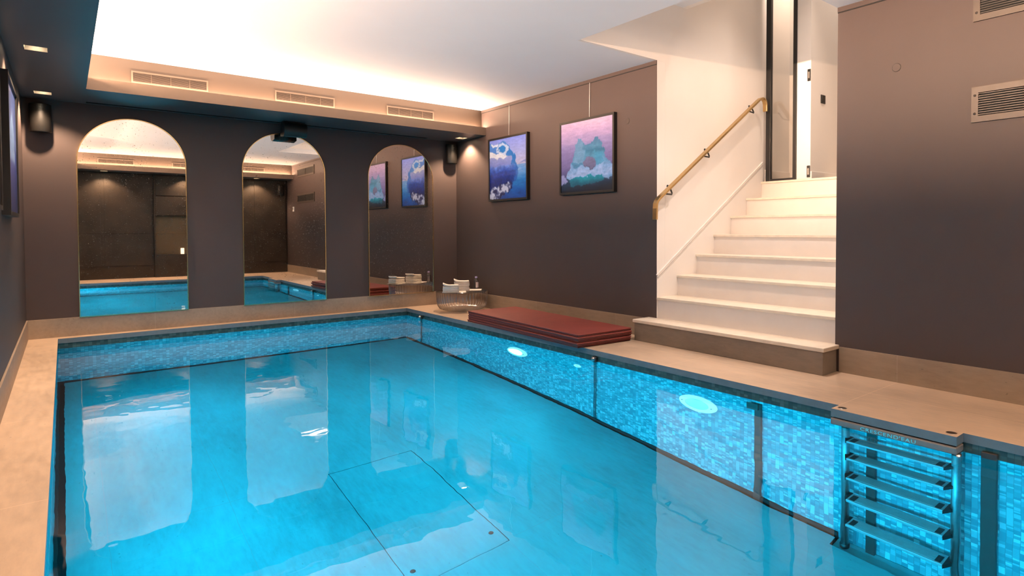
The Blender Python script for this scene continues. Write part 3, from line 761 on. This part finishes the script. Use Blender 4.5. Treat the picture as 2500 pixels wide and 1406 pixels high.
# guide rails and cables of the lifting floor
def rail_and_shadow_strip(label, y, ztop, wid, head=True):
    t = thing('rail_and_shadow_strip', label, 'guide rail', (PX1+s_, y, -.8), 0, 'steel guide rails on the right pool wall')
    mb = MB(); mb.box(PX1+s_-.020, PX1+s_, y-wid/2, y+wid/2, ZF-.06, ztop, 'slat', .002); local_child(mb.build('rail'), t)
    if head:
        mb = MB(); mb.box(PX1+s_-.030, PX1+s_-.0205, y-wid*.2, y+wid*1.6, ztop-.115, ztop, 'ventd', .003); local_child(mb.build('head_plate'), t)
    return t
rail_and_shadow_strip('dark steel guide rail with head plate between the pale light and the ladder', 1.975, -.125, .042)
rail_and_shadow_strip('dark strip painted as the shadow of the left ladder post', 1.330, -.088, .045, False)  # dark strip added as the ladder post's shadow on the mosaic
rail_and_shadow_strip('broad dark steel guide rail just beyond the right ladder post', .83, -.06, .06, False)
for y, lab in ((3.385, 'twin lifting cable with steel eye below the middle coping'), (6.30, 'twin lifting cable with steel eye near the far pool corner')):
    t = thing('lifting_cable', lab, 'cable', (PX1+s_-.012, y, -.7), 0, 'lifting cables on the right pool wall')
    for dy in (-.009, .009):
        mb = MB(); mb.tube([(PX1+s_-.010, y+dy, -.08), (PX1+s_-.010, y+dy, ZF-.05)], .0032, 'slat', 8); local_child(mb.build('cable'), t)
    mb = MB(); mb.box(PX1-.018, PX1+s_, y-.022, y+.022, -.088, -.046, 'slat', .006); mb.lathe([(0, -.034), (.012, -.034), (.016, -.026), (.016, -.016)], (PX1, y, -.064), 'steel', 20, 'x'); local_child(mb.build('eye_bracket'), t)

# ladder
ld = thing('pool_ladder', 'stainless pool ladder with five grooved steps and black end caps', 'ladder', (2.955, 1.184, -.8))
def lchild(mb, n, p=None): return local_child(mb.build(n), p or ld)
PYA, PYB = 1.434, .938; XP = 2.952
for y in (PYA, PYB):
    mb = MB(); mb.tube([(XP, y, -.078), (XP, y, ZF+.02)], .0195, 'steel', 24); mb.lathe([(.0195, .0), (.025, .004), (.025, .03), (.0195, .034)], (XP, y, ZF+.0), 'black', 24)
    lchild(mb, 'post')
mb = MB(); mb.box(NX-.006, PX1+.004, NY0-.001, NY1+.001, -.079, -.046, 'plate', .006); lchild(mb, 'top_plate')
mb = MB(); mb.ngon_prism([(NX+.03, NY0-.001, -.08), (PX1+.004, NY0-.001, -.08), (PX1+.004, NY0-.001, -.15)], (0, 1, 0), .006, 'steel'); lchild(mb, 'gusset')
for k, z in enumerate((-.232, -.462, -.702, -.935, -1.175)):
    mb = MB(); xa, xb = 2.893, 2.975
    mb.box(xa, xb, PYB+.030, PYA-.030, z-.022, z, 'alu', .003)
    for q in range(7): mb.box(xa+.012+q*.0095, xa+.0165+q*.0095, PYB+.065, PYA-.065, z, z+.0018, 'alu')
    stp = lchild(mb, 'step')
    for y, s in ((PYB+.030, -1), (PYA-.030, 1)):
        mb = MB()
        mb.ngon_prism([(xa-.006, y, z+.003), (xb, y, z+.003), (xb-.004, y+s*.040, z+.003), (xa+.02, y+s*.014, z+.003)], (0, 0, -1), .030, 'black')
        mb.box(xa+.010, xb-.02, min(y-s*.012, y-s*.038), max(y-s*.012, y-s*.038), z+.0005, z+.0026, 'black')
        o = mb.build('end_cap'); o.parent = stp
        o.matrix_parent_inverse = Matrix()
# end caps: step objects carry the ladder offset already, so express the caps in the step's frame
# lettering along the plate
cu = bpy.data.curves.new('lettering', 'FONT'); cu.body = "CRESCEND'EAU"; cu.size = .024; cu.align_x = 'CENTER'; cu.align_y = 'CENTER'; cu.extrude = .0006; cu.space_character = 1.12
tmp = bpy.data.objects.new('lettering_source', cu); COL.objects.link(tmp)
dg = bpy.context.evaluated_depsgraph_get(); me = bpy.data.meshes.new_from_object(tmp.evaluated_get(dg)); bpy.data.objects.remove(tmp)
ww = max(v.co.x for v in me.vertices)-min(v.co.x for v in me.vertices); hh = max(v.co.y for v in me.vertices)-min(v.co.y for v in me.vertices)
R_ = Matrix(((0, 0, -1), (-1, 0, 0), (0, 1, 0))).to_4x4()
me.transform(Matrix.Translation((NX-.0066, 1.222, -.0655)) @ R_ @ Matrix.Diagonal((.252/ww, .017/hh, 1, 1)))
me.materials.clear(); me.materials.append(M['waterglow'])
lo = bpy.data.objects.new('lettering', me); COL.objects.link(lo); local_child(lo, ld); lo['label'] = 'row of cut letters along the ladder top plate'
# sockets in the deck nose
for y, lab in ((1.465, 'dark round socket in the deck nose above the left ladder post'), (.968, 'dark round socket in the deck nose above the right ladder post')):
    t = thing('deck_socket', lab, 'deck socket', (2.977, y, 0), 0, 'sockets in the deck nose')
    mb = MB(); mb.lathe([(0, .0008), (.0185, .0008)], (0, 0, 0), 'plug', 24); mb.build('plug', t)
    mb = MB(); mb.lathe([(.0185, .0), (.0185, .0014), (.0215, .0012), (.0225, 0)], (0, 0, 0), 'hinge', 28); mb.build('rim', t)

# water
mb = MB(); mb.face([(PX0-s_, PY0-s_, ZW), (PX1+s_, PY0-s_, ZW), (PX1+s_, PY1+s_, ZW), (PX0-s_, PY1+s_, ZW)], 'water')
tag(mb.build('pool_water'), 'still clear turquoise water filling the indoor pool', 'water', kind='stuff')

# ================================================================== GLASS TABLE, TOWELS, BOTTLE
TX, TY, TZ, TR = 3.425, 6.125, .218, .285
tb = thing('glass_table', 'low round ribbed clear glass table in the back right corner', 'table', (TX, TY, 0))
def ribs(r, z, t): return r+ (.0045*math.sin(46*t) if r > .15 else 0)
pr = [(0, .004), (.12, .003), (.20, .006), (.245, .022), (.268, .055), (.278, .10), (.283, .15), (.285, TZ-.008), (.284, TZ-.002)]
mb = MB(); mb.lathe(pr, (0, 0, 0), 'table', 368, rfun=ribs); mb.build('ribbed_body', tb)
mb = MB(); mb.lathe([(0, TZ-.010), (.274, TZ-.010), (.281, TZ-.004), (.279, TZ), (0, TZ)], (0, 0, 0), 'table', 96); mb.build('table_top', tb)

def towel_mesh(w, d, h, seed, curl=.0):
    mb = MB(); nx, ny = 14, 10; k = mb.mi('towel')
    prof = 14; rows = []
    rnd = random.Random(seed)
    # cross-section in xz: folded pad, fold rounded at -x, loose edges at +x
    pts = []
    for i in range(nx+1): pts.append((-w/2+w*i/nx, 0))
    outline = [(x, h/2) for x, _ in pts] + [(w/2+.002, h*.18), (w/2-.004, 0), (w/2+.003, -h*.18)] + [(x, -h/2) for x, _ in pts[::-1]] + [(-w/2-h*.45, -h*.2), (-w/2-h*.5, h*.2)]
    for j in range(ny+1):
        y = -d/2+d*j/ny
        rows.append([mb.bm.verts.new((x+noise.noise(Vector((x*9, y*14, seed)))*.004, y+noise.noise(Vector((x*14, z*60, seed+3)))*.003,
                     z+h/2+noise.noise(Vector((x*16+seed, y*16, seed)))*.0022+curl*max(0, (-x/w-.05))**2*.10*(1 if z >= 0 else .75))) for x, z in outline])
    n = len(outline)
    for A_, B_ in zip(rows, rows[1:]):
        for i in range(n):
            f = mb.bm.faces.new((A_[i], A_[(i+1) % n], B_[(i+1) % n], B_[i])); f.material_index = k; f.smooth = True
    f = mb.bm.faces.new(rows[0]); f.material_index = k; f.smooth = True
    f = mb.bm.faces.new(rows[-1][::-1]); f.material_index = k; f.smooth = True
    return mb
ordn = ['lowest', 'second from the bottom', 'third from the bottom', 'fourth from the bottom', 'fifth from the bottom', 'sixth from the bottom', 'seventh from the bottom']
def stack(cx, cy, rz, n, h, which, seed, w=.165, d=.12):
    z = TZ+.0062
    for i in range(n):
        last = i == n-1
        o = towel_mesh(w, d, h*.92, seed+i, 1.0 if last else 0.).build('folded_towel', loc=(cx+random.uniform(-.003, .003), cy+random.uniform(-.003, .003), z))
        o.rotation_euler = (0, 0, rz+random.uniform(-.03, .03))
        pos = 'topmost' if last else ordn[i]
        tag(o, 'folded white towel, %s in the %s stack on the glass table' % (pos, which), 'towel', 'folded white towels on the glass table')
        z += h
RZT = math.radians(-26)
stack(3.254, 6.060, RZT, 5, .0150, 'lower front', 100)
stack(3.440, 6.155, RZT, 7, .0150, 'taller rear', 200, .160, .125)
# two flat cloths lying beneath
def cloth(loc, w, d, rz, seed, lab):
    mb = MB(); k = mb.mi('towel'); n = 16; top = []; bot = []
    for j in range(n+1):
        for i in range(n+1):
            x, y = -w/2+w*i/n, -d/2+d*j/n
            z = .0010+abs(noise.noise(Vector((x*14, y*14, seed))))*.0014
            x += noise.noise(Vector((y*10, seed, 0)))*.006; y += noise.noise(Vector((x*10, seed, 4)))*.006
            top.append(mb.bm.verts.new((x, y, z+.0012))); bot.append(mb.bm.verts.new((x, y, z-.0008)))
    q = n+1
    for j in range(n):
        for i in range(n):
            a = j*q+i
            for L_, rev in ((top, 0), (bot, 1)):
                v = (L_[a], L_[a+1], L_[a+q+1], L_[a+q]); f = mb.bm.faces.new(v[::-1] if rev else v); f.material_index = k; f.smooth = True
    for i in range(n):
        for a, b_ in ((i, i+1), (n*q+i+1, n*q+i), ((i+1)*q, i*q), (i*q+n, (i+1)*q+n)):
            f = mb.bm.faces.new((top[a], bot[a], bot[b_], top[b_])); f.material_index = k
    o = mb.build('flat_cloth', loc=loc); o.rotation_euler = (0, 0, rz)
    tag(o, lab, 'cloth', 'flat white cloths on the glass table')
cloth((3.285, 6.045, TZ+.0004), .26, .17, RZT-.05, 3, 'flat white cloth under the lower front towel stack on the glass table')
cloth((3.505, 6.120, TZ+.0030), .30, .16, RZT-.12, 9, 'flat white cloth under the taller towel stack, its corner reaching the bottle')
# bottle
BX, BY = 3.640, 6.175
BTZ = TZ+.0005
bt = thing('water_bottle', 'clear plastic water bottle with lilac cap standing on the glass table', 'bottle', (BX, BY, BTZ))
mb = MB(); mb.lathe([(0, .002), (.022, .001), (.026, .006), (.0265, .045), (.025, .050), (.0265, .055), (.0265, .092), (.024, .106), (.014, .120), (.0115, .124), (.0115, .130)], (0, 0, 0), 'bottle', 32); mb.build('bottle_body', bt)
mb = MB(); mb.lathe([(0, .1285), (.0145, .1285), (.0145, .144), (.0125, .147), (0, .147)], (0, 0, 0), 'cap', 24); mb.build('cap', bt)
mb = MB(); k = mb.mi('label'); g2 = [[mb.bm.verts.new((.0270*math.cos(a), .0270*math.sin(a), z)) for a in [math.radians(-130+10*i) for i in range(10)]] for z in (.020, .082)]
for i in range(9):
    f = mb.bm.faces.new((g2[0][i], g2[0][i+1], g2[1][i+1], g2[1][i])); f.material_index = k; f.smooth = True
mb.build('label', bt)

# ================================================================== RED MATS
def mat_obj(loc, rz, lab, w=.555, d=1.78, h=.0212, seed=0):
    t = thing('exercise_mat', lab, 'mat', loc, rz, 'red exercise mats stacked by the pool')
    mb = MB(); mb.box(-w/2, w/2, -d/2, d/2, h*.52, h*.985, 'mat', .0035); mb.build('upper_leaf', t)
    mb = MB(); mb.box(-w/2+.004, w/2-.004, -d/2+.003, d/2-.003, .0004, h*.50, 'matside', .003); mb.build('lower_leaf', t)
    return t
order_m = ['lowest', 'second from the bottom', 'middle', 'second from the top', 'topmost']
offs = [(.003, .012, .004), (-.004, -.006, -.006), (.006, .004, .003), (-.003, -.010, -.003), (.002, .004, .002)]
rzm = math.radians(-2.3)
proto = None
for i, (dx, dy, dr) in enumerate(offs):
    lab = 'dark red padded exercise mat, %s of the stack beside the pool' % order_m[i]
    loc = (3.262+dx, 4.39+dy, i*.0214)
    if proto is None: proto = mat_obj(loc, rzm+dr, lab)
    else: copy_tree(proto, loc, (0, 0, rzm+dr), lab)

# fix parents-in-place helper for step caps
for o in [o for o in COL.objects if o.name.startswith('end_cap') and o.parent and o.parent.name.startswith('step')]:
    o.matrix_parent_inverse = Matrix.Translation((0, 0, 0))

# ================================================================== LIGHTS
def area(name, loc, direction, sx, sy, power, col, spread=PI, shape='RECTANGLE'):
    l = bpy.data.lights.new(name, 'AREA'); l.shape = shape; l.size = sx; l.size_y = sy; l.energy = power; l.color = col; l.spread = spread
    o = bpy.data.objects.new(name, l); COL.objects.link(o); o.location = loc
    o.rotation_euler = Vector(direction).to_track_quat('-Z', 'Y').to_euler(); return o
def spot(name, loc, target, power, col, ang=70, blend=.6, r=.03):
    l = bpy.data.lights.new(name, 'SPOT'); l.energy = power; l.color = col; l.spot_size = math.radians(ang); l.spot_blend = blend; l.shadow_soft_size = r
    o = bpy.data.objects.new(name, l); COL.objects.link(o); o.location = loc
    o.rotation_euler = (Vector(target)-Vector(loc)).to_track_quat('-Z', 'Y').to_euler(); return o
WARM = (1., .635, .405); CYAN = (.03, .60, .90)
# LED strips along the cove ledges: one washing up the recess, one tilted over the upstand
ZL = ZS+FT-.006
for nm, loc, dr, sx, sy, up_p, tl_p in (
        ('cove_strip_back', ((XFL+XR)/2, (YFB+.015+YRB)/2, ZL), (0, -.80, .60), XR-XFL-.05, .02, 58, 66),
        ('cove_strip_rear', ((XFL+XR)/2, (YFN-.015+YRN)/2, ZL), (0, .80, .60), XR-XFL-.05, .02, 105, 60),
        ('cove_strip_left', ((XFL-.015+XRL)/2, (YFN+YFB)/2, ZL), (1., 0, -.10), YFB-YFN-.05, .02, 330, 175)):
    o = area(nm, loc, (0, 0, 1), *((sx, sy) if 'left' not in nm else (sy, sx)), up_p, WARM)
    l = bpy.data.lights.new(nm, 'AREA'); l.shape = 'RECTANGLE'; l.size = sx; l.size_y = sy; l.energy = tl_p; l.color = WARM
    if 'left' in nm: l.spread = math.radians(56)
    o = bpy.data.objects.new(nm, l); COL.objects.link(o)
    nz = -Vector(dr).normalized(); ax = Vector((0, 1, 0)) if 'left' in nm else Vector((1, 0, 0)); ay = nz.cross(ax)
    mt = Matrix((ax, ay, nz)).transposed().to_4x4(); mt.translation = Vector(loc)+Vector((0, 0, .012 if 'left' in nm else .002)); o.matrix_world = mt
for i, (x, y) in enumerate(DL):
    spot('downlight_lamp', (x, y, ZS-.004), (x, y, 0), (130, 92, 92, 92, 92, 125, 85, 85, 85)[i], (1., .67, .43), 118, .55, .022)
# stairwell
area('stair_strip', (3.85, 2.0, 2.62), (0, .75, -.65), 1.9, .04, 9, (1., .82, .72))
spot('stair_downlight', (4.75, 2.45, 4.30), (4.45, 2.6, 0), 120, (1., .81, .68), 66, .5, .06)
spot('stair_foot_fill', (3.42, 2.20, 2.79), (3.80, 2.30, 0), 168, (1., .80, .68), 104, .8, .05)  # unseen spot added to brighten the lower steps and risers
spot('hall_downlight', (6.0, 2.2, 4.30), (6.0, 2.3, 1.4), 75, (1., .82, .70), 110, .6, .06)
area('lobby_lamp', (5.55, 3.2, 4.2), (0, 0, -1), .2, .2, 26, (1., .82, .70))
# underwater lamps: the bright visible fitting, then unseen ones added along the left wall
area('pool_lamp_and_fill', (PX1-.02, 4.425, -.46), (-1, 0, -.15), .20, .20, 44, CYAN, shape='DISK')
for y, pw in ((5.2, 72), (3.4, 72), (1.7, 108), (.6, 88)): area('pool_lamp_and_fill', (PX0+.012, y, -.50), (1, 0, -.10), .20, .20, pw, CYAN, shape='DISK')

w = bpy.data.worlds.new('world'); scene.world = w; w.use_nodes = True
w.node_tree.nodes['Background'].inputs[0].default_value = (.02, .02, .02, 1)

# ================================================================== CAMERA
F, CX, CY, YAW, PITCH, ROLL = 1480.70, 1423.27, 599.19, -.70729, -.024792, -.001392
cam = bpy.data.cameras.new('camera'); co = bpy.data.objects.new('camera', cam); COL.objects.link(co)
cam.sensor_fit = 'HORIZONTAL'; cam.sensor_width = 36.; cam.lens = 36.*F/2500
cam.shift_x = (1250-CX)/2500; cam.shift_y = (CY-703)/2500
fwd = Vector((-math.sin(YAW), math.cos(YAW), 0)); rt = Vector((math.cos(YAW), math.sin(YAW), 0)); up = Vector((0, 0, 1))
f2 = fwd*math.cos(PITCH)+up*math.sin(PITCH); u2 = up*math.cos(PITCH)-fwd*math.sin(PITCH)
r3 = rt*math.cos(ROLL)+u2*math.sin(ROLL); u3 = u2*math.cos(ROLL)-rt*math.sin(ROLL)
mw = Matrix((r3, u3, -f2)).transposed().to_4x4(); mw.translation = (0, 0, .9)
co.matrix_world = mw; cam.clip_start = .02
scene.camera = co

scene.view_settings.view_transform = 'Standard'
scene.view_settings.look = 'None'
scene.view_settings.exposure = 0.
cy = scene.cycles
cy.use_denoising = True
cy.max_bounces = 12; cy.diffuse_bounces = 5; cy.glossy_bounces = 6; cy.transmission_bounces = 8; cy.transparent_max_bounces = 16
cy.sample_clamp_indirect = 4.; cy.blur_glossy = .5
